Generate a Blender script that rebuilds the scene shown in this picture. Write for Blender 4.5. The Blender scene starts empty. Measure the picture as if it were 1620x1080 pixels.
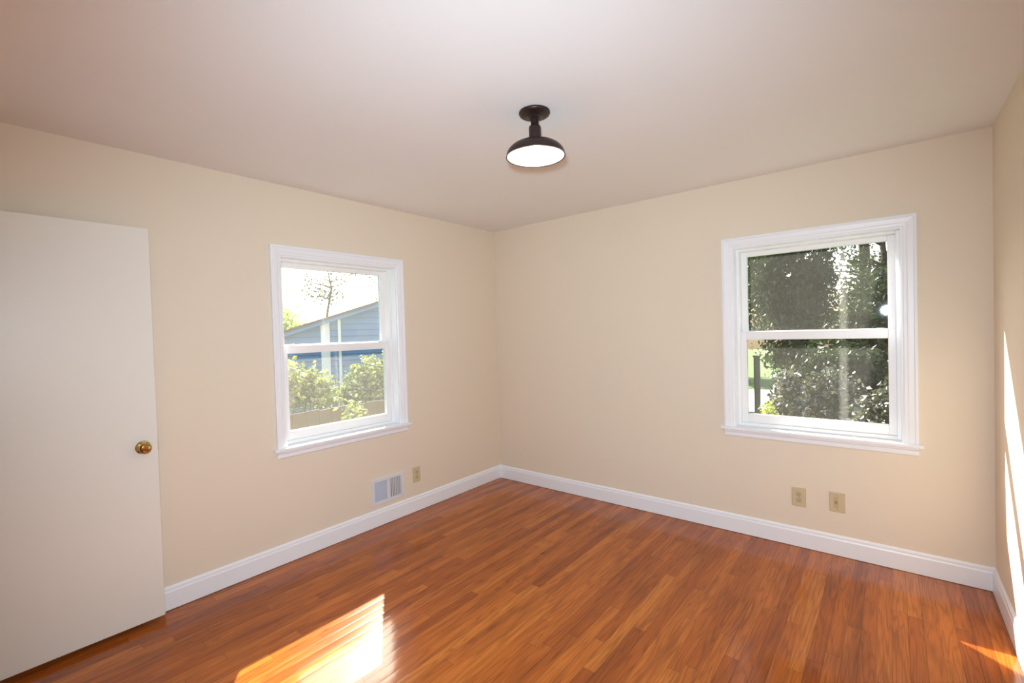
import bpy, bmesh, math, random
from mathutils import Vector, Matrix
import numpy as np

# ------------------------------------------------------------------ camera, sky, sun, exposure
scene = bpy.context.scene
COL = scene.collection
W, L, H = 3.457, 3.60, 2.44          # room: x 0..W, y -L..0, z 0..H
WT = 0.17                            # wall thickness

CAM_POS = Vector((3.04158, -3.47577, 1.44715))
YAW, PITCH, ROLL, FPX = 0.685793, -0.020295, -0.029042, 734.148
fwd = Vector((-math.sin(YAW) * math.cos(PITCH), math.cos(YAW) * math.cos(PITCH), math.sin(PITCH)))
rt = fwd.cross(Vector((0, 0, 1))).normalized()
up = rt.cross(fwd)
r2 = rt * math.cos(ROLL) + up * math.sin(ROLL)
u2 = -rt * math.sin(ROLL) + up * math.cos(ROLL)
cam_data = bpy.data.cameras.new('camera')
cam_data.sensor_width = 36.0
cam_data.lens = FPX * 36.0 / 1620.0
cam_data.clip_start = 0.02
cam_data.clip_end = 300
cam = bpy.data.objects.new('camera', cam_data)
m3 = Matrix((r2, u2, -fwd)).transposed()
cam.matrix_world = Matrix.Translation(CAM_POS) @ m3.to_4x4()
COL.objects.link(cam)
scene.camera = cam

SUN_D = Vector((1.0, -0.755, -0.95)).normalized()      # direction the sunlight travels
world = bpy.data.worlds.new('sky')
scene.world = world
world.use_nodes = True
wn = world.node_tree
wn.nodes.clear()
sky = wn.nodes.new('ShaderNodeTexSky')
sky.sky_type = 'NISHITA'
sky.sun_disc = False
sky.sun_elevation = math.asin(-SUN_D.z)
sky.sun_rotation = math.atan2(-SUN_D.x, -SUN_D.y)
sky.air_density = 1.0
sky.dust_density = 3.0
bg = wn.nodes.new('ShaderNodeBackground')
bg.inputs['Strength'].default_value = 0.6
wo = wn.nodes.new('ShaderNodeOutputWorld')
wn.links.new(sky.outputs[0], bg.inputs[0])
wn.links.new(bg.outputs[0], wo.inputs[0])

sun_data = bpy.data.lights.new('sun', 'SUN')
sun_data.energy = 32.0
sun_data.angle = math.radians(0.53)
sun_data.color = (1.0, 0.94, 0.84)
sun = bpy.data.objects.new('sun', sun_data)
sun.rotation_euler = SUN_D.to_track_quat('-Z', 'Y').to_euler()
sun.location = (-8, 6, 9)
COL.objects.link(sun)

# the photographer's flash on top of the camera
fl = bpy.data.lights.new('camera_flash', 'SPOT')
fl.energy = 372.0
fl.spot_size = math.radians(128)
fl.spot_blend = 1.0
fl.shadow_soft_size = 0.05
fl.color = (0.81, 0.985, 1.13)
flash = bpy.data.objects.new('camera_flash', fl)
flash.location = (3.0, -3.48, 1.58)
flash.rotation_euler = (Vector((0.30, 0.0, 0.85)) - Vector(flash.location)).to_track_quat('-Z', 'Y').to_euler()
COL.objects.link(flash)

vs = scene.view_settings
vs.view_transform = 'Standard'
vs.look = 'None'
vs.gamma = 1.0
vs.use_curve_mapping = False
vs.exposure = -0.5
scene.cycles.max_bounces = 10
scene.cycles.diffuse_bounces = 6
scene.cycles.transparent_max_bounces = 16
scene.cycles.caustics_reflective = False
scene.cycles.caustics_refractive = False
scene.cycles.use_denoising = True

# ------------------------------------------------------------------ materials
def srgb(r, g, b):
    def f(c):
        c /= 255.0
        return c / 12.92 if c <= 0.04045 else ((c + 0.055) / 1.055) ** 2.4
    return (f(r), f(g), f(b), 1.0)

def new_mat(name):
    m = bpy.data.materials.new(name)
    m.use_nodes = True
    nt = m.node_tree
    nt.nodes.clear()
    out = nt.nodes.new('ShaderNodeOutputMaterial')
    return m, nt, out

def N(nt, t, **kw):
    n = nt.nodes.new(t)
    for k, v in kw.items():
        setattr(n, k, v)
    return n

def paint(name, col, rough=0.5, var=0.03, nscale=3.0, bump=0.0, bscale=150.0, spec=0.5, metal=0.0, coat=0.0):
    m, nt, out = new_mat(name)
    p = N(nt, 'ShaderNodeBsdfPrincipled')
    tc = N(nt, 'ShaderNodeTexCoord')
    no = N(nt, 'ShaderNodeTexNoise')
    no.inputs['Scale'].default_value = nscale
    no.inputs['Detail'].default_value = 3.0
    nt.links.new(tc.outputs['Object'], no.inputs['Vector'])
    mr = N(nt, 'ShaderNodeMapRange')
    mr.inputs['To Min'].default_value = 1.0 - var
    mr.inputs['To Max'].default_value = 1.0 + var
    nt.links.new(no.outputs[0], mr.inputs['Value'])
    mx = N(nt, 'ShaderNodeVectorMath', operation='SCALE')
    mx.inputs[0].default_value = col[:3]
    nt.links.new(mr.outputs[0], mx.inputs['Scale'])
    nt.links.new(mx.outputs[0], p.inputs['Base Color'])
    p.inputs['Roughness'].default_value = rough
    p.inputs['Metallic'].default_value = metal
    p.inputs['Specular IOR Level'].default_value = spec
    p.inputs['Coat Weight'].default_value = coat
    if bump > 0:
        nb = N(nt, 'ShaderNodeTexNoise')
        nb.inputs['Scale'].default_value = bscale
        nb.inputs['Detail'].default_value = 4.0
        nt.links.new(tc.outputs['Object'], nb.inputs['Vector'])
        bu = N(nt, 'ShaderNodeBump')
        bu.inputs['Strength'].default_value = bump
        bu.inputs['Distance'].default_value = 0.002
        nt.links.new(nb.outputs[0], bu.inputs['Height'])
        nt.links.new(bu.outputs[0], p.inputs['Normal'])
    nt.links.new(p.outputs[0], out.inputs[0])
    return m

def math_node(nt, op, a=None, b=None, c=None):
    n = N(nt, 'ShaderNodeMath', operation=op)
    for i, v in enumerate((a, b, c)):
        if v is None:
            continue
        if isinstance(v, (int, float)):
            n.inputs[i].default_value = v
        else:
            nt.links.new(v, n.inputs[i])
    return n.outputs[0]

def ramp(nt, fac, stops):
    r = N(nt, 'ShaderNodeValToRGB')
    el = r.color_ramp.elements
    el[0].position, el[0].color = stops[0]
    el[1].position, el[1].color = stops[-1]
    for pos, c in stops[1:-1]:
        e = el.new(pos)
        e.color = c
    nt.links.new(fac, r.inputs[0])
    return r.outputs[0]

def mixc(nt, fac, a, b, mode='MIX'):
    n = N(nt, 'ShaderNodeMix', data_type='RGBA', blend_type=mode)
    if isinstance(fac, (int, float)):
        n.inputs[0].default_value = fac
    else:
        nt.links.new(fac, n.inputs[0])
    for i, v in ((6, a), (7, b)):
        if isinstance(v, tuple):
            n.inputs[i].default_value = v
        else:
            nt.links.new(v, n.inputs[i])
    return n.outputs[2]

def oak_floor():
    BW = 0.0572
    m, nt, out = new_mat('oak_strip_floor')
    tc = N(nt, 'ShaderNodeTexCoord')
    sp = N(nt, 'ShaderNodeSeparateXYZ')
    nt.links.new(tc.outputs['Object'], sp.inputs[0])
    x, y = sp.outputs[0], sp.outputs[1]
    bx = math_node(nt, 'DIVIDE', x, BW)
    bi = math_node(nt, 'FLOOR', bx)
    fx = math_node(nt, 'FRACT', bx)
    w1 = N(nt, 'ShaderNodeTexWhiteNoise', noise_dimensions='1D')
    nt.links.new(bi, w1.inputs['W'])
    yo = math_node(nt, 'MULTIPLY_ADD', w1.outputs[0], 17.3, y)
    yl = math_node(nt, 'DIVIDE', yo, 0.95)
    seg = math_node(nt, 'FLOOR', yl)
    fy = math_node(nt, 'FRACT', yl)
    cid = N(nt, 'ShaderNodeCombineXYZ')
    nt.links.new(bi, cid.inputs[0])
    nt.links.new(seg, cid.inputs[1])
    w2 = N(nt, 'ShaderNodeTexWhiteNoise', noise_dimensions='2D')
    nt.links.new(cid.outputs[0], w2.inputs['Vector'])
    tone = ramp(nt, w2.outputs[0], [
        (0.0, srgb(150, 76, 25)), (0.25, srgb(166, 86, 29)), (0.5, srgb(178, 96, 34)),
        (0.85, srgb(187, 104, 38)), (1.0, srgb(194, 113, 43))])
    # grain stretched along the boards, different on every board
    gv = N(nt, 'ShaderNodeCombineXYZ')
    nt.links.new(math_node(nt, 'MULTIPLY_ADD', w2.outputs[0], 53.0, math_node(nt, 'MULTIPLY', x, 14.0)), gv.inputs[0])
    nt.links.new(math_node(nt, 'MULTIPLY_ADD', w1.outputs[0], 31.0, math_node(nt, 'MULTIPLY', y, 0.9)), gv.inputs[1])
    g = N(nt, 'ShaderNodeTexNoise')
    g.inputs['Scale'].default_value = 1.0
    g.inputs['Detail'].default_value = 2.0
    nt.links.new(gv.outputs[0], g.inputs['Vector'])
    rings = math_node(nt, 'SINE', math_node(nt, 'MULTIPLY', g.outputs[0], 70.0))
    rings = math_node(nt, 'POWER', math_node(nt, 'MULTIPLY_ADD', rings, 0.5, 0.5), 3.0)
    fine = N(nt, 'ShaderNodeTexNoise')
    fine.inputs['Scale'].default_value = 1.0
    fine.inputs['Detail'].default_value = 5.0
    fv = N(nt, 'ShaderNodeVectorMath', operation='MULTIPLY')
    fv.inputs[1].default_value = (260.0, 7.0, 1.0)
    nt.links.new(tc.outputs['Object'], fv.inputs[0])
    nt.links.new(fv.outputs[0], fine.inputs['Vector'])
    # broad worn / stained streaks
    st = N(nt, 'ShaderNodeTexNoise')
    st.inputs['Scale'].default_value = 1.0
    st.inputs['Detail'].default_value = 4.0
    sv = N(nt, 'ShaderNodeVectorMath', operation='MULTIPLY')
    sv.inputs[1].default_value = (15.0, 1.5, 1.0)
    nt.links.new(tc.outputs['Object'], sv.inputs[0])
    nt.links.new(sv.outputs[0], st.inputs['Vector'])
    stain = ramp(nt, st.outputs[0], [(0.50, (0, 0, 0, 1)), (0.72, (1, 1, 1, 1))])
    c = mixc(nt, math_node(nt, 'MULTIPLY', rings, 0.36), tone, srgb(104, 45, 15))
    c = mixc(nt, math_node(nt, 'MULTIPLY', stain, 0.55), c, srgb(100, 48, 22))
    fr = N(nt, 'ShaderNodeMapRange')
    fr.inputs['From Min'].default_value = 0.3
    fr.inputs['From Max'].default_value = 0.7
    fr.inputs['To Min'].default_value = 0.78
    fr.inputs['To Max'].default_value = 1.20
    nt.links.new(fine.outputs[0], fr.inputs['Value'])
    sc = N(nt, 'ShaderNodeVectorMath', operation='SCALE')
    nt.links.new(c, sc.inputs[0])
    nt.links.new(fr.outputs[0], sc.inputs['Scale'])
    # knots
    kn = N(nt, 'ShaderNodeTexVoronoi')
    kv = N(nt, 'ShaderNodeVectorMath', operation='MULTIPLY')
    kv.inputs[1].default_value = (3.4, 2.0, 1.0)
    nt.links.new(tc.outputs['Object'], kv.inputs[0])
    nt.links.new(kv.outputs[0], kn.inputs['Vector'])
    kn.inputs['Scale'].default_value = 1.0
    knot = ramp(nt, kn.outputs['Distance'], [(0.02, (1, 1, 1, 1)), (0.055, (0, 0, 0, 1))])
    c = mixc(nt, math_node(nt, 'MULTIPLY', knot, 0.55), sc.outputs[0], srgb(84, 36, 15))
    # joints between the boards (dark gaps, uneven)
    ex = math_node(nt, 'ABSOLUTE', math_node(nt, 'SUBTRACT', fx, 0.5))
    gx = ramp(nt, ex, [(0.462, (0, 0, 0, 1)), (0.488, (1, 1, 1, 1))])
    ey = math_node(nt, 'ABSOLUTE', math_node(nt, 'SUBTRACT', fy, 0.5))
    gy = ramp(nt, ey, [(0.4968, (0, 0, 0, 1)), (0.4985, (1, 1, 1, 1))])
    gap = math_node(nt, 'MAXIMUM', math_node(nt, 'MULTIPLY', gx, math_node(nt, 'MULTIPLY_ADD', w1.outputs[0], 0.55, 0.12)), math_node(nt, 'MULTIPLY', gy, 0.35))
    c = mixc(nt, gap, c, srgb(60, 26, 11))
    p = N(nt, 'ShaderNodeBsdfPrincipled')
    nt.links.new(c, p.inputs['Base Color'])
    p.inputs['Roughness'].default_value = 0.30
    rr = N(nt, 'ShaderNodeMapRange')
    rr.inputs['To Min'].default_value = 0.07
    rr.inputs['To Max'].default_value = 0.15
    nt.links.new(st.outputs[0], rr.inputs['Value'])
    nt.links.new(rr.outputs[0], p.inputs['Roughness'])
    p.inputs['Specular IOR Level'].default_value = 0.42
    p.inputs['Coat Weight'].default_value = 0.0
    # slightly cupped boards and open grain
    cup = math_node(nt, 'MULTIPLY', math_node(nt, 'MULTIPLY', ex, ex), -0.0010)
    hgt = math_node(nt, 'SUBTRACT', cup, math_node(nt, 'MULTIPLY', gap, 0.0004))
    hgt = math_node(nt, 'MULTIPLY_ADD', fine.outputs[0], 0.00012, hgt)
    bu = N(nt, 'ShaderNodeBump')
    bu.inputs['Strength'].default_value = 0.55
    bu.inputs['Distance'].default_value = 1.0
    nt.links.new(hgt, bu.inputs['Height'])
    nt.links.new(bu.outputs[0], p.inputs['Normal'])
    nt.links.new(bu.outputs[0], p.inputs['Coat Normal'])
    nt.links.new(p.outputs[0], out.inputs[0])
    return m

def glass_mat(film=0.05, streak=None):
    """clear pane with a thin dusty film that scatters the sun"""
    m, nt, out = new_mat('dusty_glass')
    tr = N(nt, 'ShaderNodeBsdfTransparent')
    tr.inputs[0].default_value = (0.96, 0.97, 0.96, 1)
    gl = N(nt, 'ShaderNodeBsdfGlossy')
    gl.inputs['Roughness'].default_value = 0.02
    tl = N(nt, 'ShaderNodeBsdfTranslucent')
    tl.inputs[0].default_value = (0.85, 0.83, 0.78, 1)
    lw = N(nt, 'ShaderNodeLayerWeight')
    lw.inputs['Blend'].default_value = 0.5
    frs = math_node(nt, 'MULTIPLY_ADD', math_node(nt, 'POWER', lw.outputs['Facing'], 5.0), 0.9, 0.03)
    tc = N(nt, 'ShaderNodeTexCoord')
    no = N(nt, 'ShaderNodeTexNoise')
    no.inputs['Scale'].default_value = 5.0
    no.inputs['Detail'].default_value = 4.0
    nt.links.new(tc.outputs['Object'], no.inputs['Vector'])
    mr = N(nt, 'ShaderNodeMapRange')
    mr.inputs['To Min'].default_value = film * 0.7
    mr.inputs['To Max'].default_value = film * 1.3
    nt.links.new(no.outputs[0], mr.inputs['Value'])
    fac = mr.outputs[0]
    if streak:                                   # band of sun glare, imitated by locally denser film
        sx, sw, amt = streak
        sp = N(nt, 'ShaderNodeSeparateXYZ')
        nt.links.new(tc.outputs['Object'], sp.inputs[0])
        d = math_node(nt, 'ABSOLUTE', math_node(nt, 'SUBTRACT', sp.outputs[0], sx))
        s = N(nt, 'ShaderNodeMapRange', interpolation_type='SMOOTHSTEP')
        s.inputs['From Min'].default_value = sw
        s.inputs['From Max'].default_value = sw * 0.3
        s.inputs['To Min'].default_value = 0.0
        s.inputs['To Max'].default_value = amt
        nt.links.new(d, s.inputs['Value'])
        fac = math_node(nt, 'ADD', fac, s.outputs[0])
    a = N(nt, 'ShaderNodeMixShader')
    nt.links.new(fac, a.inputs[0])
    nt.links.new(tr.outputs[0], a.inputs[1])
    nt.links.new(tl.outputs[0], a.inputs[2])
    b = N(nt, 'ShaderNodeMixShader')
    nt.links.new(frs, b.inputs[0])
    nt.links.new(a.outputs[0], b.inputs[1])
    nt.links.new(gl.outputs[0], b.inputs[2])
    nt.links.new(b.outputs[0], out.inputs[0])
    return m

def leaf_mat(name, c1, c2, trans=0.4, gloss=0.08):
    m, nt, out = new_mat(name)
    ge = N(nt, 'ShaderNodeNewGeometry')
    col = ramp(nt, ge.outputs['Random Per Island'], [(0.0, c1), (1.0, c2)])
    di = N(nt, 'ShaderNodeBsdfDiffuse')
    tl = N(nt, 'ShaderNodeBsdfTranslucent')
    gl = N(nt, 'ShaderNodeBsdfGlossy')
    gl.inputs['Roughness'].default_value = 0.35
    nt.links.new(col, di.inputs[0])
    nt.links.new(col, tl.inputs[0])
    a = N(nt, 'ShaderNodeMixShader')
    a.inputs[0].default_value = trans
    nt.links.new(di.outputs[0], a.inputs[1])
    nt.links.new(tl.outputs[0], a.inputs[2])
    b = N(nt, 'ShaderNodeMixShader')
    b.inputs[0].default_value = gloss
    nt.links.new(a.outputs[0], b.inputs[1])
    nt.links.new(gl.outputs[0], b.inputs[2])
    nt.links.new(b.outputs[0], out.inputs[0])
    return m

def emit_mat(name, col, s):
    m, nt, out = new_mat(name)
    e = N(nt, 'ShaderNodeEmission')
    e.inputs[0].default_value = col
    e.inputs[1].default_value = s
    nt.links.new(e.outputs[0], out.inputs[0])
    return m

M = {
    'wall': paint('cream_wall_paint', srgb(228, 215, 196), 0.6, 0.012, 1.3, 0.10, 220, 0.3),
    'ceiling': paint('ceiling_paint', srgb(236, 235, 234), 0.8, 0.02, 1.6, 0.10, 120, 0.2),
    'trim': paint('white_trim_paint', srgb(238, 240, 244), 0.35, 0.01, 4.0),
    'vinyl': paint('white_vinyl', srgb(240, 240, 240), 0.35, 0.008, 4.0),
    'door': paint('offwhite_door_paint', srgb(232, 228, 218), 0.38, 0.012, 1.5, 0.05, 90),
    'floor': oak_floor(),
    'glass': glass_mat(0.032),
    'glass_glare': glass_mat(0.017, (0.165, 0.030, 0.035)),
    'bronze': paint('dark_bronze', srgb(52, 37, 33), 0.38, 0.15, 30.0, metal=0.4),
    'enamel': paint('white_enamel', srgb(245, 243, 238), 0.3, 0.005, 5.0),
    'brass': paint('polished_brass', srgb(196, 164, 104), 0.16, 0.05, 20.0, metal=1.0),
    'steel': paint('brushed_steel', srgb(170, 168, 165), 0.35, 0.05, 20.0, metal=1.0),
    'almond': paint('almond_plastic', srgb(203, 187, 152), 0.35, 0.02, 10.0),
    'almond_face': paint('almond_receptacle', srgb(192, 174, 136), 0.35, 0.02, 10.0),
    'slot': paint('slot_dark', srgb(96, 80, 58), 0.6, 0.05, 10.0),
    'socket': paint('tan_socket', srgb(158, 138, 104), 0.5, 0.03, 10.0),
    'vent': paint('white_register_enamel', srgb(222, 222, 226), 0.4, 0.01, 5.0),
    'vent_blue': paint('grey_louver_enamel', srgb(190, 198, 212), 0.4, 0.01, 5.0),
    'duct': paint('duct_dark', srgb(140, 142, 148), 0.7, 0.05, 5.0),
    'bulb': emit_mat('lit_bulb', (1.0, 0.93, 0.82, 1), 14.0),
    'siding': paint('blue_siding_paint', srgb(86, 134, 178), 0.6, 0.04, 2.0, 0.05, 40),
    'white_board': paint('white_house_trim', srgb(235, 235, 235), 0.5, 0.02, 3.0),
    'shingle': paint('roof_shingle', srgb(98, 88, 84), 0.9, 0.15, 12.0, 0.3, 30),
    'bark': paint('tree_bark', srgb(84, 70, 58), 0.9, 0.25, 14.0, 0.6, 30),
    'post': paint('weathered_post', srgb(92, 84, 80), 0.9, 0.15, 14.0, 0.3, 40),
    'grass': paint('lawn_grass', srgb(78, 106, 42), 0.9, 0.35, 6.0, 0.5, 60),
    'concrete': paint('pale_concrete', srgb(198, 196, 190), 0.9, 0.06, 4.0),
    'lattice': paint('grey_lattice_paint', srgb(150, 152, 168), 0.7, 0.05, 6.0),
    'fence': paint('weathered_fence', srgb(88, 78, 62), 0.9, 0.12, 8.0, 0.2, 40),
    'leaf_yellow': leaf_mat('sunlit_shrub_leaf', srgb(62, 84, 34), srgb(176, 186, 96), 0.34, 0.14),
    'leaf_dark': leaf_mat('evergreen_leaf', srgb(30, 44, 26), srgb(70, 86, 48), 0.25, 0.04),
    'leaf_mid': leaf_mat('broad_leaf', srgb(44, 60, 30), srgb(92, 108, 52), 0.35, 0.06),
    'leaf_shrub': leaf_mat('glossy_shrub_leaf', srgb(38, 46, 24), srgb(88, 92, 44), 0.35, 0.22),
    'leaf_lime': leaf_mat('lime_leaf', srgb(120, 150, 50), srgb(200, 205, 90), 0.5, 0.06),
}

# ------------------------------------------------------------------ helpers
def obj(name, bm, mat, parent=None, smooth=False, loc=None):
    me = bpy.data.meshes.new(name)
    bmesh.ops.recalc_face_normals(bm, faces=bm.faces)
    bm.to_mesh(me)
    bm.free()
    me.materials.append(M[mat] if isinstance(mat, str) else mat)
    if smooth:
        for f in me.polygons:
            f.use_smooth = True
        try:
            me.set_sharp_from_angle(angle=math.radians(40))
        except Exception:
            pass
    o = bpy.data.objects.new(name, me)
    COL.objects.link(o)
    if parent is not None:
        o.parent = parent
    if loc is not None:
        o.location = loc
    return o

def empty(name, loc=(0, 0, 0), rz=0.0, parent=None):
    o = bpy.data.objects.new(name, None)
    o.empty_display_size = 0.1
    o.location = loc
    o.rotation_euler = (0, 0, rz)
    COL.objects.link(o)
    if parent is not None:
        o.parent = parent
    return o

def tag(o, label=None, cat=None, group=None, kind=None):
    if label: o['label'] = label
    if cat: o['category'] = cat
    if group: o['group'] = group
    if kind: o['kind'] = kind
    return o

def structure(o, label, cat):
    return tag(o, label, cat, None, 'structure')

def bx(bm, x0, x1, y0, y1, z0, z1, bev=0.0):
    vs_ = [bm.verts.new(c) for c in ((x0, y0, z0), (x1, y0, z0), (x1, y1, z0), (x0, y1, z0),
                                     (x0, y0, z1), (x1, y0, z1), (x1, y1, z1), (x0, y1, z1))]
    fs = [bm.faces.new([vs_[i] for i in q]) for q in ((0, 3, 2, 1), (4, 5, 6, 7), (0, 1, 5, 4), (1, 2, 6, 5), (2, 3, 7, 6), (3, 0, 4, 7))]
    if bev > 0:
        es = list({e for f in fs for e in f.edges})
        bmesh.ops.bevel(bm, geom=es, offset=bev, segments=2, affect='EDGES', profile=0.5)
    return bm

def box(x0, x1, y0, y1, z0, z1, bev=0.0):
    return bx(bmesh.new(), x0, x1, y0, y1, z0, z1, bev)

def lathe(prof, seg=40, axis='Z', off=(0, 0, 0), bm=None):
    """prof: list of (radius, height)"""
    bm = bm or bmesh.new()
    rings = []
    for r, h in prof:
        ring = []
        if r < 1e-6:
            n = 1
        else:
            n = seg
        for k in range(n):
            a = 2 * math.pi * k / seg
            c, s = r * math.cos(a), r * math.sin(a)
            if axis == 'Z': v = (c, s, h)
            elif axis == 'X': v = (h, c, s)
            else: v = (c, h, s)
            ring.append(bm.verts.new((v[0] + off[0], v[1] + off[1], v[2] + off[2])))
        rings.append(ring)
    for a, b in zip(rings, rings[1:]):
        if len(a) == 1 and len(b) == 1:
            continue
        for k in range(seg):
            k2 = (k + 1) % seg
            if len(a) == 1: bm.faces.new((a[0], b[k], b[k2]))
            elif len(b) == 1: bm.faces.new((a[k], b[0], a[k2]))
            else: bm.faces.new((a[k], b[k], b[k2], a[k2]))
    return bm

def tube(bm, pts, rads, seg=8):
    pts = [Vector(p) for p in pts]
    rings = []
    for i, p in enumerate(pts):
        d = (pts[min(i + 1, len(pts) - 1)] - pts[max(i - 1, 0)]).normalized()
        q = d.to_track_quat('Z', 'Y')
        rings.append([bm.verts.new(p + q @ Vector((rads[i] * math.cos(2 * math.pi * k / seg), rads[i] * math.sin(2 * math.pi * k / seg), 0))) for k in range(seg)])
    for a, b in zip(rings, rings[1:]):
        for k in range(seg):
            bm.faces.new((a[k], a[(k + 1) % seg], b[(k + 1) % seg], b[k]))
    bm.faces.new(rings[0][::-1])
    bm.faces.new(rings[-1])
    return bm

def frame_bm(x0, x1, z0, z1, y0, y1, wl, wr, wb, wt, bev=0.0):
    """rectangular frame in the XZ plane with bar widths left, right, bottom, top"""
    bm = bmesh.new()
    bx(bm, x0, x0 + wl, y0, y1, z0, z1, bev)
    bx(bm, x1 - wr, x1, y0, y1, z0, z1, bev)
    if wb: bx(bm, x0 + wl, x1 - wr, y0, y1, z0, z0 + wb, bev)
    if wt: bx(bm, x0 + wl, x1 - wr, y0, y1, z1 - wt, z1, bev)
    return bm

def mitred_frame(x0, x1, z0, z1, prof, bottom=False):
    """casing swept round left, top, right; prof: list of (distance inwards from outer edge, y)"""
    bm = bmesh.new()
    rings = []
    for d, y in prof:
        pts = [(x0 + d, z0), (x0 + d, z1 - d), (x1 - d, z1 - d), (x1 - d, z0)]
        rings.append([bm.verts.new((px, y, pz)) for px, pz in pts])
    n = len(prof)
    for i in range(n):
        a, b = rings[i], rings[(i + 1) % n]
        for k in range(3):
            bm.faces.new((a[k], a[k + 1], b[k + 1], b[k]))
    bm.faces.new([r[0] for r in rings])
    bm.faces.new([r[3] for r in rings][::-1])
    return bm

# ------------------------------------------------------------------ room shell
# window geometry in its own frame: X to the right seen from the room, Y outwards, Z up
OW = 0.905          # opening between the jambs
Z_STOOL, Z_HEAD = 0.745, 1.985
CAS = 0.062

def wall_with_hole(name, a0, a1, hole, place, label):
    """hole: (h0, h1, z0, z1) along the wall; place maps (along, depth, z) boxes"""
    bm = bmesh.new()
    h0, h1, z0, z1 = hole
    for s0, s1, q0, q1 in ((a0, h0, 0, H), (h1, a1, 0, H), (h0, h1, 0, z0), (h0, h1, z1, H)):
        place(bm, s0, s1, q0, q1)
    bmesh.ops.remove_doubles(bm, verts=bm.verts, dist=1e-5)
    o = obj(name, bm, 'wall')
    structure(o, label, 'wall')
    return o

LWC, RWC = -1.645, 2.641            # window centres along the left and the back wall
wall_with_hole('wall_left', -L - WT, WT, (LWC - OW / 2, LWC + OW / 2, Z_STOOL - 0.02, Z_HEAD),
               lambda bm, s0, s1, q0, q1: bx(bm, -WT, 0, s0, s1, q0, q1), 'cream wall on the left with one window behind the open door')
wall_with_hole('wall_back', 0, W, (RWC - OW / 2, RWC + OW / 2, Z_STOOL - 0.02, Z_HEAD),
               lambda bm, s0, s1, q0, q1: bx(bm, s0, s1, 0, WT, q0, q1), 'cream wall on the right half with window and two cover plates')
structure(obj('wall_right', box(W, W + 0.12, -L - WT, WT, 0, H), 'wall'), 'cream wall strip at far right edge with sunlight on it', 'wall')
# wall behind the camera with the entry doorway at its left end
D0, D1, DH = 0.10, 0.90, 2.05
bm = bmesh.new()
for s0, s1, q0, q1 in ((0, D0, 0, H), (D1, W, 0, H), (D0, D1, DH, H)):
    bx(bm, s0, s1, -L - 0.12, -L, q0, q1)
structure(obj('wall_front', bm, 'wall'), 'cream wall behind the camera with the entry doorway', 'wall')
structure(obj('floor', box(-WT, W + 0.12, -L - 1.4, WT, -0.12, 0), 'floor'), 'glossy reddish brown oak strip floor', 'floor')
structure(obj('ceiling', box(-WT, W + 0.12, -L - 1.4, WT, H, H + 0.12), 'ceiling'), 'plain off-white painted ceiling', 'ceiling')
# small hall beyond the doorway
bm = bmesh.new()
bx(bm, -WT, W + 0.12, -L - 1.4, -L - 1.28, 0, H)
bx(bm, -WT, -0.05, -L - 1.28, -L - WT, 0, H)
bx(bm, W, W + 0.12, -L - 1.28, -L - WT, 0, H)
structure(obj('wall_hall', bm, 'wall'), 'cream hall walls beyond the doorway', 'wall')

# baseboards with an eased top
BT, BH = 0.014, 0.127
BPROF = [(0, 0.003), (BT, 0.003), (BT, BH - 0.030), (BT - 0.003, BH - 0.022), (BT - 0.004, BH - 0.010), (BT - 0.009, BH - 0.002), (BT - 0.010, BH), (0, BH)]
def baseboard(name, pt, a0, a1, m0, m1, label):
    """pt(along, thickness, z); m0/m1 = 1 where the end is mitred into a corner"""
    bm = bmesh.new()
    r0 = [bm.verts.new(pt(a0 + m0 * t, t, z)) for t, z in BPROF]
    r1 = [bm.verts.new(pt(a1 - m1 * t, t, z)) for t, z in BPROF]
    n = len(BPROF)
    for i in range(n):
        j = (i + 1) % n
        bm.faces.new((r0[i], r0[j], r1[j], r1[i]))
    bm.faces.new(r0[::-1])
    bm.faces.new(r1)
    structure(obj(name, bm, 'trim'), label, 'baseboard')
baseboard('baseboard_left', lambda a, t, z: (t, a, z), -L, 0, 1, 1, 'white baseboard along the left wall under the vent')
baseboard('baseboard_back', lambda a, t, z: (a, -t, z), 0, W, 1, 1, 'white baseboard along the back wall under the right window')
baseboard('baseboard_right', lambda a, t, z: (W - t, a, z), -L, 0, 1, 1, 'white baseboard along the right wall at the frame edge')
baseboard('baseboard_front', lambda a, t, z: (a, -L + t, z), D1 + 0.06, W, 0, 1, 'white baseboard along the wall behind the camera')
# entry door casing
bm = bmesh.new()
for x0, x1 in ((D0 - 0.06, D0), (D1, D1 + 0.06)):
    bx(bm, x0, x1, -L, -L + 0.015, 0, DH + 0.06, 0.002)
bx(bm, D0, D1, -L, -L + 0.015, DH, DH + 0.06, 0.002)
structure(obj('trim_1', bm, 'trim'), 'white casing of the entry doorway behind the camera', 'trim')

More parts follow.
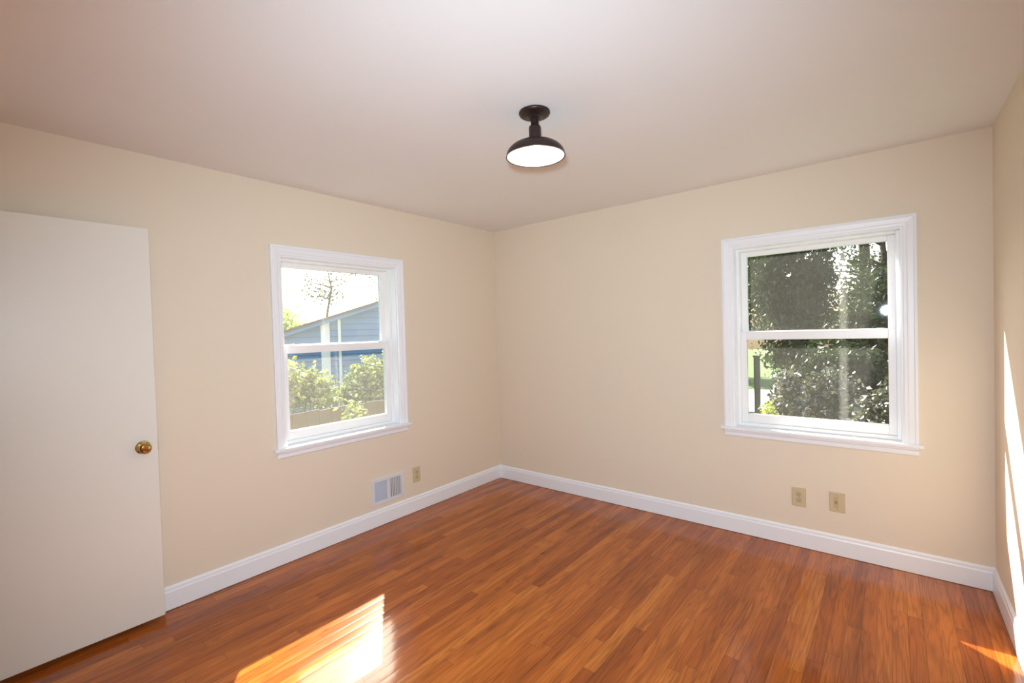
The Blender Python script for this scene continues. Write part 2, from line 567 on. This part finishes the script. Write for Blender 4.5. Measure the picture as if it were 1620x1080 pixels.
# ------------------------------------------------------------------ windows
def make_window(name, loc, rz, label, streak):
    root = empty(name, loc, rz)
    structure(root, label, 'window')
    h = OW / 2
    # casing with a raised back band
    cx = h + CAS
    prof = [(0, 0.0), (0, -0.020), (0.012, -0.021), (0.016, -0.015), (0.040, -0.013), (0.046, -0.010), (CAS - 0.004, -0.009), (CAS, -0.006), (CAS, 0.0)]
    obj('casing', mitred_frame(-cx, cx, Z_STOOL, Z_HEAD + CAS, prof), 'trim', root)
    # painted wood jamb lining (sides and head)
    bm = bmesh.new()
    bx(bm, -h, -h + 0.010, 0.0, WT, Z_STOOL, Z_HEAD)
    bx(bm, h - 0.010, h, 0.0, WT, Z_STOOL, Z_HEAD)
    bx(bm, -h + 0.010, h - 0.010, 0.0, WT, Z_HEAD - 0.010, Z_HEAD)
    obj('jamb', bm, 'trim', root)
    bm = box(-cx - 0.022, cx + 0.022, -0.040, 0.0, Z_STOOL - 0.020, Z_STOOL, 0.004)
    bx(bm, -h + 0.0005, h - 0.0005, 0.0, WT - 0.02, Z_STOOL - 0.0195, Z_STOOL - 0.0005)
    obj('stool', bm, 'trim', root)
    bm = bmesh.new()
    ap = [(0, Z_STOOL - 0.0205), (-0.016, Z_STOOL - 0.0205), (-0.016, Z_STOOL - 0.032), (-0.011, Z_STOOL - 0.040), (-0.011, Z_STOOL - 0.062), (-0.006, Z_STOOL - 0.068), (0, Z_STOOL - 0.068)]
    r0 = [bm.verts.new((-cx, y, z)) for y, z in ap]
    r1 = [bm.verts.new((cx, y, z)) for y, z in ap]
    for i in range(len(ap)):
        j = (i + 1) % len(ap)
        bm.faces.new((r0[i], r0[j], r1[j], r1[i]))
    bm.faces.new(r0[::-1]); bm.faces.new(r1)
    obj('apron', bm, 'trim', root)
    # vinyl frame
    f0, f1 = -h + 0.010, h - 0.010
    fz0, fz1 = Z_STOOL, Z_HEAD - 0.010
    obj('window_frame', frame_bm(f0, f1, fz0, fz1, 0.062, 0.160, 0.020, 0.020, 0.022, 0.016, 0.002), 'vinyl', root)
    s0, s1 = f0 + 0.020, f1 - 0.020
    ST = 0.038
    zm0, zm1 = 1.340, 1.405             # meeting rail
    up_ = obj('upper_sash', frame_bm(s0, s1, zm0 + 0.012, fz1 - 0.016, 0.118, 0.150, ST, ST, zm1 - zm0 - 0.012, 0.032, 0.003), 'vinyl', root)
    lo_ = obj('lower_sash', frame_bm(s0, s1, fz0 + 0.022, zm1 - 0.005, 0.078, 0.112, ST, ST, 0.060, zm1 - zm0 - 0.010, 0.003), 'vinyl', root)
    gm = 'glass_glare' if streak else 'glass'
    obj('pane', box(s0 + ST - 0.004, s1 - ST + 0.004, 0.132, 0.136, zm1 - 0.004, fz1 - 0.016 - 0.028), gm, up_)
    obj('pane', box(s0 + ST - 0.004, s1 - ST + 0.004, 0.094, 0.098, fz0 + 0.078, zm0 + 0.014), gm, lo_)
    # tilt latches on the lower sash's top rail
    for sx in (-1, 1):
        xx = sx * (s1 - 0.075)
        obj('tilt_latch', box(xx - 0.020, xx + 0.020, 0.084, 0.106, zm1 - 0.005, zm1 + 0.003, 0.002), 'vinyl', lo_)
    return root

make_window('window_1', (0, LWC, 0), math.pi / 2, 'white double-hung window on the left wall showing the blue house', False)
make_window('window_2', (RWC, 0, 0), 0.0, 'white double-hung window on the right showing dark trees', True)

# ------------------------------------------------------------------ entry door, standing open along the left wall
DX, DT = 0.065, 0.035               # back face distance from the wall, slab thickness
DY0, DY1 = -L + 0.022, -2.795
door = empty('door_1', (DX + DT / 2, DY0, 0))
structure(door, 'off-white flush slab door standing open against the left wall', 'door')
dl = DY1 - DY0
obj('slab', box(-DT / 2, DT / 2, 0.0, dl, 0.030, 2.030, 0.002), 'door', door)
KZ, KY = 0.918, dl - 0.062
def knob(sign, name):
    prof = [(0.0, 0.0), (0.031, 0.0), (0.033, 0.002), (0.032, 0.005), (0.024, 0.009), (0.016, 0.011), (0.011, 0.014), (0.0105, 0.024),
            (0.014, 0.028), (0.022, 0.032), (0.0262, 0.039), (0.0268, 0.045), (0.0245, 0.050), (0.0195, 0.0535), (0.0185, 0.0525), (0.010, 0.0545), (0.0, 0.055)]
    k = 1.0 if sign > 0 else 0.82
    pr = [(r, sign * (DT / 2 + hh * k)) for r, hh in prof]
    return obj(name, lathe(pr, 36, 'X', (0, KY, KZ)), 'brass', door, True)
kb = knob(1, 'door_knob'); kb['label'] = 'polished brass round door knob'
knob(-1, 'door_knob')
obj('latch_plate', box(-0.012, 0.012, dl, dl + 0.0015, KZ - 0.028, KZ + 0.028), 'brass', door)
for hz in (0.22, 1.03, 1.84):
    bm = lathe([(0, hz - 0.045), (0.006, hz - 0.045), (0.006, hz + 0.045), (0, hz + 0.045)], 14, 'Z', (-DT / 2 - 0.003, -0.006, 0))
    bx(bm, -DT / 2 - 0.001, DT / 2 - 0.004, -0.0015, -0.0002, hz - 0.044, hz + 0.044)
    obj('hinge', bm, 'brass', door)

# ------------------------------------------------------------------ ceiling light
LX, LY = 1.798, -1.748
lamp = empty('ceiling_light', (LX, LY, H))
tag(lamp, 'dark bronze barn-style ceiling light with a lit white inside', 'ceiling light')
obj('canopy', lathe([(0, 0), (0.070, 0), (0.071, -0.006), (0.068, -0.012), (0.058, -0.017), (0.046, -0.019), (0.036, -0.020), (0.030, -0.026), (0.022, -0.034), (0.0, -0.036)], 48), 'bronze', lamp, True)
obj('stem', lathe([(0, -0.030), (0.0180, -0.030), (0.0180, -0.058), (0.020, -0.061), (0.025, -0.064), (0.0275, -0.069), (0.0280, -0.136), (0.0, -0.136)], 32), 'bronze', lamp, True)
RZ = -0.2025
def dome(r0, z0, r1, z1, n=12):
    pts = []
    for i in range(n + 1):
        a = (math.pi / 2) * i / n
        pts.append((r0 + (r1 - r0) * math.sin(a), z1 + (z0 - z1) * math.cos(a)))
    return pts
outer = dome(0.028, -0.133, 0.133, RZ + 0.004)
inner = dome(0.024, -0.1365, 0.1305, RZ + 0.004)
obj('shade', lathe(outer + [(0.135, RZ + 0.001), (0.134, RZ), (0.1305, RZ + 0.001)] + inner[::-1], 64), 'bronze', lamp, True)
lin2 = dome(0.0, -0.1385, 0.1300, RZ + 0.0035, 14)
obj('shade_lining', lathe(lin2 + [(0.1290, RZ + 0.003)] + dome(0.0, -0.1400, 0.1287, RZ + 0.004, 14)[::-1], 64), 'enamel', lamp, True)['label'] = 'white enamel inside of the shade'
obj('bulb', lathe([(0, -0.1395), (0.014, -0.1395), (0.014, -0.146), (0.022, -0.152), (0.029, -0.164), (0.030, -0.174), (0.026, -0.186), (0.015, -0.1945), (0, -0.197)], 28), 'bulb', lamp, True)
bl = bpy.data.lights.new('bulb_light', 'POINT')
bl.energy = 2.0
bl.color = (1.0, 0.92, 0.80)
bl.shadow_soft_size = 0.03
blo = bpy.data.objects.new('bulb_light', bl)
blo.location = (0, 0, -0.1995)
blo.parent = lamp
bl.shadow_soft_size = 0.002
COL.objects.link(blo)

# ------------------------------------------------------------------ wall register and cover plates
def local_root(name, loc, rz):
    return empty(name, loc, rz)
# in the root's own frame: X along the wall to the right, -Y into the room
vent = local_root('wall_vent', (0, -1.333, 0.262), math.pi / 2)
tag(vent, 'white wall register vent low on the left wall beside the outlet', 'vent')
VW, VH = 0.150, 0.100
bm = frame_bm(-VW, VW, -VH, VH, -0.009, 0.0, 0.026, 0.026, 0.026, 0.026, 0.002)
bx(bm, -0.012, 0.012, -0.008, 0.0, -VH + 0.026, VH - 0.026)
obj('face_frame', bm, 'vent', vent)
obj('duct_plate', box(-VW + 0.02, VW - 0.02, -0.0012, 0.0, -VH + 0.02, VH - 0.02), 'duct', vent)
def blades(x0, x1, n, slant):
    bm = bmesh.new()
    for i in range(n):
        xc = x0 + (x1 - x0) * (i + 0.5) / n
        w = (x1 - x0) / n * 0.42
        t = 0.0012
        a = [(xc - w, -0.0065), (xc - w + 2 * t, -0.0070), (xc + w, -0.0025), (xc + w - 2 * t, -0.0018)]
        if slant < 0:
            a = [(2 * xc - q[0], q[1]) for q in a][::-1]
        b0 = [bm.verts.new((px, py, -VH + 0.027)) for px, py in a]
        b1 = [bm.verts.new((px, py, VH - 0.027)) for px, py in a]
        for k in range(4):
            j = (k + 1) % 4
            bm.faces.new((b0[k], b0[j], b1[j], b1[k]))
        bm.faces.new(b0[::-1]); bm.faces.new(b1)
    return bm
obj('louver_bank', blades(-VW + 0.027, -0.013, 11, -1), 'vent_blue', vent)['label'] = 'blue-grey left louver bank'
obj('louver_bank', blades(0.013, VW - 0.027, 7, 1), 'vent', vent)
obj('damper_lever', box(VW - 0.016, VW - 0.010, -0.018, -0.009, -0.018, 0.002, 0.001), 'vent', vent)

def plate(bm, w, h_, t=0.006):
    # slightly pillowed cover plate
    v = []
    for (sx, sz, yy) in ((1, 1, 0.0), (1, 1, -t * 0.5), (0.93, 0.955, -t)):
        v.append([bm.verts.new((qx * w / 2 * sx, yy, qz * h_ / 2 * sz)) for qx, qz in ((-1, -1), (1, -1), (1, 1), (-1, 1))])
    for a, b in zip(v, v[1:]):
        for k in range(4):
            bm.faces.new((a[k], a[(k + 1) % 4], b[(k + 1) % 4], b[k]))
    bm.faces.new(v[0][::-1]); bm.faces.new(v[-1])
    return bm

def disc_plate(r, flat, y0, y1, cz, n=28):
    bm = bmesh.new()
    a_, b_ = [], []
    for k in range(n):
        a = 2 * math.pi * k / n
        px, pz = r * math.cos(a), max(-flat, min(flat, r * math.sin(a)))
        a_.append(bm.verts.new((px, y0, cz + pz)))
        b_.append(bm.verts.new((px, y1, cz + pz)))
    for k in range(n):
        bm.faces.new((a_[k], a_[(k + 1) % n], b_[(k + 1) % n], b_[k]))
    bm.faces.new(a_); bm.faces.new(b_)
    return bm

def make_outlet(loc, rz, label):
    root = empty('wall_outlet', loc, rz)
    tag(root, label, 'outlet')
    obj('cover_plate', plate(bmesh.new(), 0.078, 0.122), 'almond', root)
    for cz in (-0.020, 0.020):
        rc = obj('receptacle', disc_plate(0.0172, 0.0145, -0.0005, -0.0078, cz), 'almond_face', root)
        bm = bmesh.new()
        bx(bm, -0.0078, -0.0058, -0.0084, -0.0076, cz - 0.002, cz + 0.007)
        bx(bm, 0.0058, 0.0078, -0.0084, -0.0076, cz - 0.001, cz + 0.007)
        tube(bm, [(0, -0.0076, cz - 0.0080), (0, -0.0084, cz - 0.0080)], [0.0026, 0.0026], 12)
        obj('slots', bm, 'slot', rc)
    obj('screw', lathe([(0, -0.005), (0.0035, -0.005), (0.0033, -0.0072), (0, -0.0076)], 14, 'Y'), 'steel', root)
    return root
make_outlet((0, -1.053, 0.300), math.pi / 2, 'almond duplex outlet on the left wall right of the vent')
make_outlet((2.566, 0, 0.324), 0.0, 'almond duplex outlet under the right window, left of the pair')
jack = empty('wall_jack', (2.771, 0, 0.332), 0.0)
tag(jack, 'almond jack plate under the right window, right of the pair', 'wall plate')
obj('cover_plate', plate(bmesh.new(), 0.080, 0.122), 'almond', jack)
j = obj('jack_insert', box(-0.018, 0.006, -0.0078, -0.0005, -0.034, 0.034, 0.001), 'almond_face', jack)
obj('socket', box(-0.013, 0.001, -0.0084, -0.0076, -0.010, 0.008), 'socket', j)
for sz in (-0.043, 0.043):
    obj('screw', lathe([(0, -0.005), (0.0033, -0.005), (0.0031, -0.0066), (0, -0.0070)], 14, 'Y', (0, 0, sz)), 'steel', jack)

# ------------------------------------------------------------------ outside
GZ = -0.60
structure(obj('ground', box(-30, 26, -14, 40, GZ - 0.3, GZ), 'grass'), 'green lawn outside the windows', 'lawn')
drive = obj('driveway', box(-2.2, 1.6, 8.4, 12.6, GZ, GZ + 0.03), 'concrete')
structure(drive, 'pale sunlit driveway seen low through the right window', 'driveway')

rng = random.Random(7)
def leaves(centres, n, spread, size, droop=0.0, seed=1):
    """one mesh of folded leaves gathered in clumps"""
    r = np.random.default_rng(seed)
    c = np.array([q[:3] for q in centres], float)
    cw = np.array([q[3] if len(q) > 3 else 1.0 for q in centres], float)
    idx = r.choice(len(c), n, p=cw / cw.sum())
    pos = c[idx] + r.normal(0, 1, (n, 3)) * np.array(spread)
    ax = r.normal(0, 1, (n, 3)); ax[:, 2] = ax[:, 2] * (1 - 0.5 * droop) - 1.6 * droop
    ax /= np.linalg.norm(ax, axis=1)[:, None]
    tmp = r.normal(0, 1, (n, 3))
    side = np.cross(ax, tmp); side /= np.linalg.norm(side, axis=1)[:, None]
    nor = np.cross(ax, side)
    s = size * r.uniform(0.6, 1.35, (n, 1))
    wd = s * (0.30 - 0.12 * droop)
    v0 = pos - ax * s * 0.5
    v1 = pos - ax * s * 0.05 + side * wd + nor * s * 0.10
    v2 = pos + ax * s * 0.5
    v3 = pos - ax * s * 0.05 - side * wd + nor * s * 0.10
    verts = np.stack([v0, v1, v2, v3], 1).reshape(-1, 3)
    k = np.arange(n) * 4
    faces = np.concatenate([np.stack([k, k + 1, k + 2], 1), np.stack([k, k + 2, k + 3], 1)])
    me = bpy.data.meshes.new('foliage')
    me.from_pydata(verts.tolist(), [], faces.tolist())
    me.update()
    return me

def foliage(parent, centres, n, spread, size, mat, droop=0.0, seed=1, name='foliage'):
    me = leaves(centres, n, spread, size, droop, seed)
    me.materials.append(M[mat])
    o = bpy.data.objects.new(name, me)
    COL.objects.link(o)
    o.parent = parent
    return o

def ellipsoid_pts(n, c, r, seed, hollow=0.0):
    g = np.random.default_rng(seed)
    d = g.normal(0, 1, (n, 3)); d /= np.linalg.norm(d, axis=1)[:, None]
    q = (hollow + (1 - hollow) * g.uniform(0, 1, (n, 1))) ** (1 / 3)
    return (np.array(c) + d * q * np.array(r)).tolist()

def tree(name, base, height, crown_c, crown_r, nleaf, size, mat, label, group=None, droop=0.0, seed=1, clumps=60, spread=0.22, trunk_r=0.12, branches=10):
    root = empty(name, base)
    tag(root, label, 'tree', group)
    g = random.Random(seed)
    bm = bmesh.new()
    n = 7
    pts = [(g.uniform(-.04, .04) * i, g.uniform(-.04, .04) * i, height * i / (n - 1)) for i in range(n)]
    pts[0] = (0, 0, 0)
    tube(bm, pts, [trunk_r * (1 - 0.85 * i / (n - 1)) for i in range(n)], 10)
    cen = ellipsoid_pts(clumps, crown_c, crown_r, seed, 0.15)
    for b in range(branches):
        c = Vector(cen[b % len(cen)])
        z = max(0.15 * height, min(height * 0.95, c.z - 0.25 * (c.xy.length)))
        t = z / height * (n - 1)
        i = min(int(t), n - 2)
        s = Vector(pts[i]).lerp(Vector(pts[i + 1]), t - i)
        mid = s.lerp(c, 0.5) + Vector((0, 0, 0.06 * (c - s).length))
        r = trunk_r * 0.32
        tube(bm, [s, mid, c], [r, r * .6, r * .18], 6)
    obj('trunk', bm, 'bark', root, True)
    if nleaf:
        foliage(root, cen, nleaf, (spread,) * 3, size, mat, droop, seed)
    return root

# --- beyond the left window: the blue neighbour house, far trees, shrubs
HA = math.radians(-30)               # the gable faces this window squarely
HY0, HYP, HY1 = -2.4, 2.2, 6.8
def hz(y):                           # height of the roof's upper edge along the gable
    y = y if y <= HYP else 2 * HYP - y
    return 2.183 + (y + 0.924) * 0.317
house = empty('neighbor_house', (-5.186, 1.274, GZ), HA)
tag(house, 'pale blue sided house with a sloping gable roof outside the left window', 'house')
bm = bmesh.new()                     # clapboards: each course a slanted board cut by the rake
bd, zc = 0.115, 0.0
while zc < hz(HYP) - 0.12:
    top = zc + bd - 0.014
    def yl(z):
        return max(HY0, HYP - (hz(HYP) - 0.07 - z) / 0.317)
    y0b, y0t = yl(zc), yl(top)
    y1b, y1t = 2 * HYP - y0b, 2 * HYP - y0t
    if y0t < HYP:
        vs_ = [bm.verts.new(c) for c in ((0.030, y0b, zc), (0.030, y1b, zc), (0.002, y1t, top), (0.004, y0t, top),
                                         (-0.02, y0b, zc), (-0.02, y1b, zc), (-0.02, y1t, top), (-0.02, y0t, top))]
        for q in ((0, 1, 2, 3), (7, 6, 5, 4), (0, 4, 5, 1), (3, 2, 6, 7), (0, 3, 7, 4), (1, 5, 6, 2)):
            bm.faces.new([vs_[i] for i in q])
    zc += bd
obj('siding', bm, 'siding', house)
def slope_prism(bm, x0, x1, d0, d1):
    """a slab following both roof slopes, from d0 to d1 below the roof line"""
    for s_ in (0, 1):
        v = []
        for y in (HY0 - 0.35, HYP):
            yw = y if s_ == 0 else 2 * HYP - y
            v += [bm.verts.new((x0, yw, hz(y) - d1)), bm.verts.new((x1, yw, hz(y) - d1)), bm.verts.new((x1, yw, hz(y) - d0)), bm.verts.new((x0, yw, hz(y) - d0))]
        for q in ((0, 1, 2, 3), (4, 7, 6, 5), (0, 4, 5, 1), (1, 5, 6, 2), (2, 6, 7, 3), (3, 7, 4, 0)):
            bm.faces.new([v[i] for i in q])
    return bm
obj('roof', slope_prism(bmesh.new(), -4.3, 0.20, 0.0, 0.055), 'shingle', house)
obj('rake_board', slope_prism(bmesh.new(), 0.16, 0.185, 0.055, 0.115), 'siding', house)
bm = bmesh.new()
prof = [(HY0 + 0.02, 0.0), (HY1 - 0.02, 0.0), (HY1 - 0.02, hz(HY1) - 0.07), (HYP, hz(HYP) - 0.07), (HY0 + 0.02, hz(HY0) - 0.07)]
ra = [bm.verts.new((-4.2, y, z)) for y, z in prof]
rb = [bm.verts.new((-0.022, y, z)) for y, z in prof]
for i in range(5):
    bm.faces.new((ra[i], ra[(i + 1) % 5], rb[(i + 1) % 5], rb[i]))
bm.faces.new(ra[::-1]); bm.faces.new(rb)
obj('house_body', bm, 'siding', house)
obj('trim_board', box(0.021, 0.045, -0.275, -0.115, 0.0, hz(-0.275) - 0.05), 'white_board', house)['label'] = 'white vertical trim board'
obj('downspout', box(0.030, 0.085, 0.03, 0.085, 0.0, hz(0.03) - 0.10, 0.008), 'white_board', house)['label'] = 'white downspout'

tree('slender_tree', (-11.8, 4.85, GZ), 5.6, (0, 0, 4.0), (0.6, 0.75, 0.9), 330, 0.11, 'leaf_mid', 'thin bare-looking tree rising over the blue house roof', seed=5, clumps=18, spread=0.14, trunk_r=0.075, branches=16)
tree('leaning_tree', (-10.9, 7.2, GZ), 5.0, (0, -0.75, 3.9), (0.6, 0.6, 0.8), 110, 0.12, 'leaf_mid', 'nearly leafless tree above the house ridge at the left window', seed=9, clumps=18, spread=0.2, trunk_r=0.08, branches=18)
tree('lime_tree', (-13.2, 3.55, GZ), 3.2, (0, 0, 2.25), (0.7, 0.75, 0.72), 2600, 0.14, 'leaf_lime', 'yellow green tree left of the blue house roof', seed=3, clumps=40, spread=0.24, trunk_r=0.10, branches=8)

def shrub(base, pts, n, spread, size, mat, label, seed, group=None, name='shrub'):
    root = empty(name, base)
    tag(root, label, 'shrub', group)
    g = random.Random(seed)
    bm = bmesh.new()
    rel = [(p[0] - base[0], p[1] - base[1], p[2] - base[2]) + tuple(p[3:]) for p in pts]
    for p in rel[:14]:
        tube(bm, [(g.uniform(-.08, .08), g.uniform(-.08, .08), 0), (p[0] * .6, p[1] * .6, p[2] * .55), p[:3]], [0.012, 0.009, 0.004], 6)
    obj('stems', bm, 'bark', root, True)
    foliage(root, rel, n, spread, size, mat, 0.0, seed)
    return root

def hump(x, y0, y1, ztop, z0, n, seed, depth=0.35, axis='y'):
    g = np.random.default_rng(seed)
    out = []
    for _ in range(n):
        t = g.uniform(0, 1)
        h = z0 + (ztop - z0) * (0.35 + 0.65 * math.sin(math.pi * min(max(t, 0.02), 0.98)) ** 0.5) * g.uniform(0.25, 1.0) ** 0.6
        a = y0 + (y1 - y0) * t
        d = x + g.uniform(-depth, depth)
        out.append((d, a, h) if axis == 'y' else (a, d, h))
    return out
shrub((-2.5, -1.05, GZ), hump(-2.5, -1.60, -0.40, 1.12, 0.3, 100, 11, 0.25), 5200, (0.06, 0.06, 0.06), 0.070, 'leaf_yellow', 'sunlit yellow green shrub at left behind the fence, left window', 11)
shrub((-2.6, 0.32, GZ), hump(-2.6, -0.02, 0.80, 1.08, 0.3, 80, 12, 0.25), 4200, (0.06, 0.06, 0.06), 0.070, 'leaf_yellow', 'taller sunlit shrub at right behind the fence, left window', 12)
shrub((-1.25, -0.86, GZ), hump(-1.25, -0.95, -0.77, 0.74, 0.0, 40, 13, 0.08), 700, (0.04, 0.04, 0.06), 0.060, 'leaf_yellow', 'small shrub with pale leaves standing in front of the fence', 13)
# low tan board fence in front of the shrubs
fence = empty('board_fence', (-1.75, 0, GZ))
tag(fence, 'low tan board fence below the shrubs outside the left window', 'fence')
bm = bmesh.new()
for i in range(30):
    y = -2.4 + i * 0.145
    bx(bm, 0.0, 0.018, y, y + 0.142, 0.02, 1.27 + 0.006 * math.sin(i * 2.3))
obj('boards', bm, 'fence', fence)
bm = bmesh.new()
for z in (0.25, 1.0):
    bx(bm, -0.04, 0.0, -2.4, 1.95, z, z + 0.08)
obj('rails', bm, 'fence', fence)
lat = empty('lattice_panel', (-3.2, -0.25, GZ))
tag(lat, 'small grey lattice panel between the shrubs outside the left window', 'lattice')
bm = bmesh.new()
for i in range(9):
    bx(bm, 0.0, 0.012, -0.30 + i * 0.07, -0.28 + i * 0.07, 0.0, 1.34)
for i in range(19):
    bx(bm, 0.012, 0.022, -0.30, 0.28, 0.03 + i * 0.07, 0.05 + i * 0.07)
obj('slats', bm, 'lattice', lat)

# --- beyond the right window: dense trees, shrubs, a post by the driveway
tree('weeping_tree', (1.12, 10.0, GZ), 6.5, (0, 0, 3.7), (0.80, 1.0, 3.2), 26000, 0.13, 'leaf_dark', 'dense dark weeping evergreen filling the left of the right window', droop=0.7, seed=21, clumps=170, spread=0.17, trunk_r=0.16, branches=30)
tree('evergreen_tree', (3.25, 6.4, GZ), 3.2, (0, 0, 1.45), (1.05, 0.9, 1.40), 20000, 0.10, 'leaf_dark', 'lower black-green evergreen at the right of the right window', seed=22, clumps=110, spread=0.17, trunk_r=0.12, branches=20)
tree('open_tree', (2.9, 13.2, GZ), 7.5, (0, 0, 4.2), (1.7, 1.2, 2.2), 4200, 0.11, 'leaf_mid', 'tall open tree with sky showing through, upper right window pane', seed=23, clumps=60, spread=0.17, trunk_r=0.13, branches=40)
tree('broadleaf_tree', (-2.3, 17.0, GZ), 7.0, (0, 0, 4.6), (2.2, 1.6, 2.9), 14000, 0.18, 'leaf_mid', 'green leafy tree beyond the driveway at left of right window', seed=24, clumps=90, spread=0.35, trunk_r=0.18, branches=24)
tree('broadleaf_tree', (4.6, 19.5, GZ), 6.0, (0, 0, 2.2), (2.9, 1.6, 1.9), 14000, 0.18, 'leaf_dark', 'distant dark tree behind the evergreens in the right window', seed=25, clumps=90, spread=0.35, trunk_r=0.18, branches=24)
shrub((2.15, 2.25, GZ), hump(2.25, 2.02, 2.32, 0.90, -0.2, 60, 31, 0.12, 'x'), 3000, (0.05, 0.05, 0.05), 0.055, 'leaf_shrub', 'leafy shrub with sunlit leaves low at left of the right window', 31)
shrub((2.50, 3.05, GZ), hump(3.05, 2.12, 2.78, 0.86, -0.2, 80, 32, 0.14, 'x'), 4600, (0.06, 0.05, 0.06), 0.055, 'leaf_shrub', 'dark shrub in the middle of the right window bottom', 32)
shrub((2.45, 4.3, GZ), hump(4.3, 1.80, 3.30, 1.05, -0.2, 120, 35, 0.2, 'x'), 9000, (0.09, 0.07, 0.08), 0.075, 'leaf_dark', 'dark hedge standing behind the shrubs in the right window', 35, None, 'hedge')
shrub((3.05, 2.15, GZ), hump(2.15, 2.78, 3.35, 0.82, -0.2, 70, 33, 0.14, 'x'), 4200, (0.06, 0.05, 0.06), 0.055, 'leaf_shrub', 'dark shrub at the right end of the right window bottom', 33)
shrub((2.11, 1.66, GZ), hump(1.66, 2.05, 2.17, 0.66, 0.1, 40, 34, 0.06, 'x'), 900, (0.03, 0.03, 0.035), 0.045, 'leaf_lime', 'small lime green shrub at bottom left of the right window', 34)
post = empty('fence_post', (0.705, 8.0, GZ))
tag(post, 'dark weathered post beside the pale driveway in right window', 'post')
obj('post_shaft', box(-0.055, 0.055, -0.055, 0.055, 0, 1.33, 0.006), 'post', post)
obj('post_cap', box(-0.07, 0.07, -0.07, 0.07, 1.33, 1.37, 0.006), 'post', post)
# unseen slim tree, added so its trunk shades the right window's right strip
tree('shading_tree', (0.975, 1.625, GZ), 6.6, (0, 0, 6.4), (0.9, 0.9, 1.0), 1800, 0.16, 'leaf_mid', 'unseen slim tree added to shade the right strip of the right window', seed=41, clumps=40, spread=0.2, trunk_r=0.085, branches=10)
tree('sky_blocking_tree', (2.4, 15.6, GZ), 15.5, (0, 0, 11.2), (4.2, 1.3, 4.4), 13000, 0.38, 'leaf_dark', 'unseen tall tree added to darken the sky reflection on the floor', seed=44, clumps=150, spread=0.45, trunk_r=0.20, branches=24)  # crown out of view, added to block bright sky from the floor's reflection
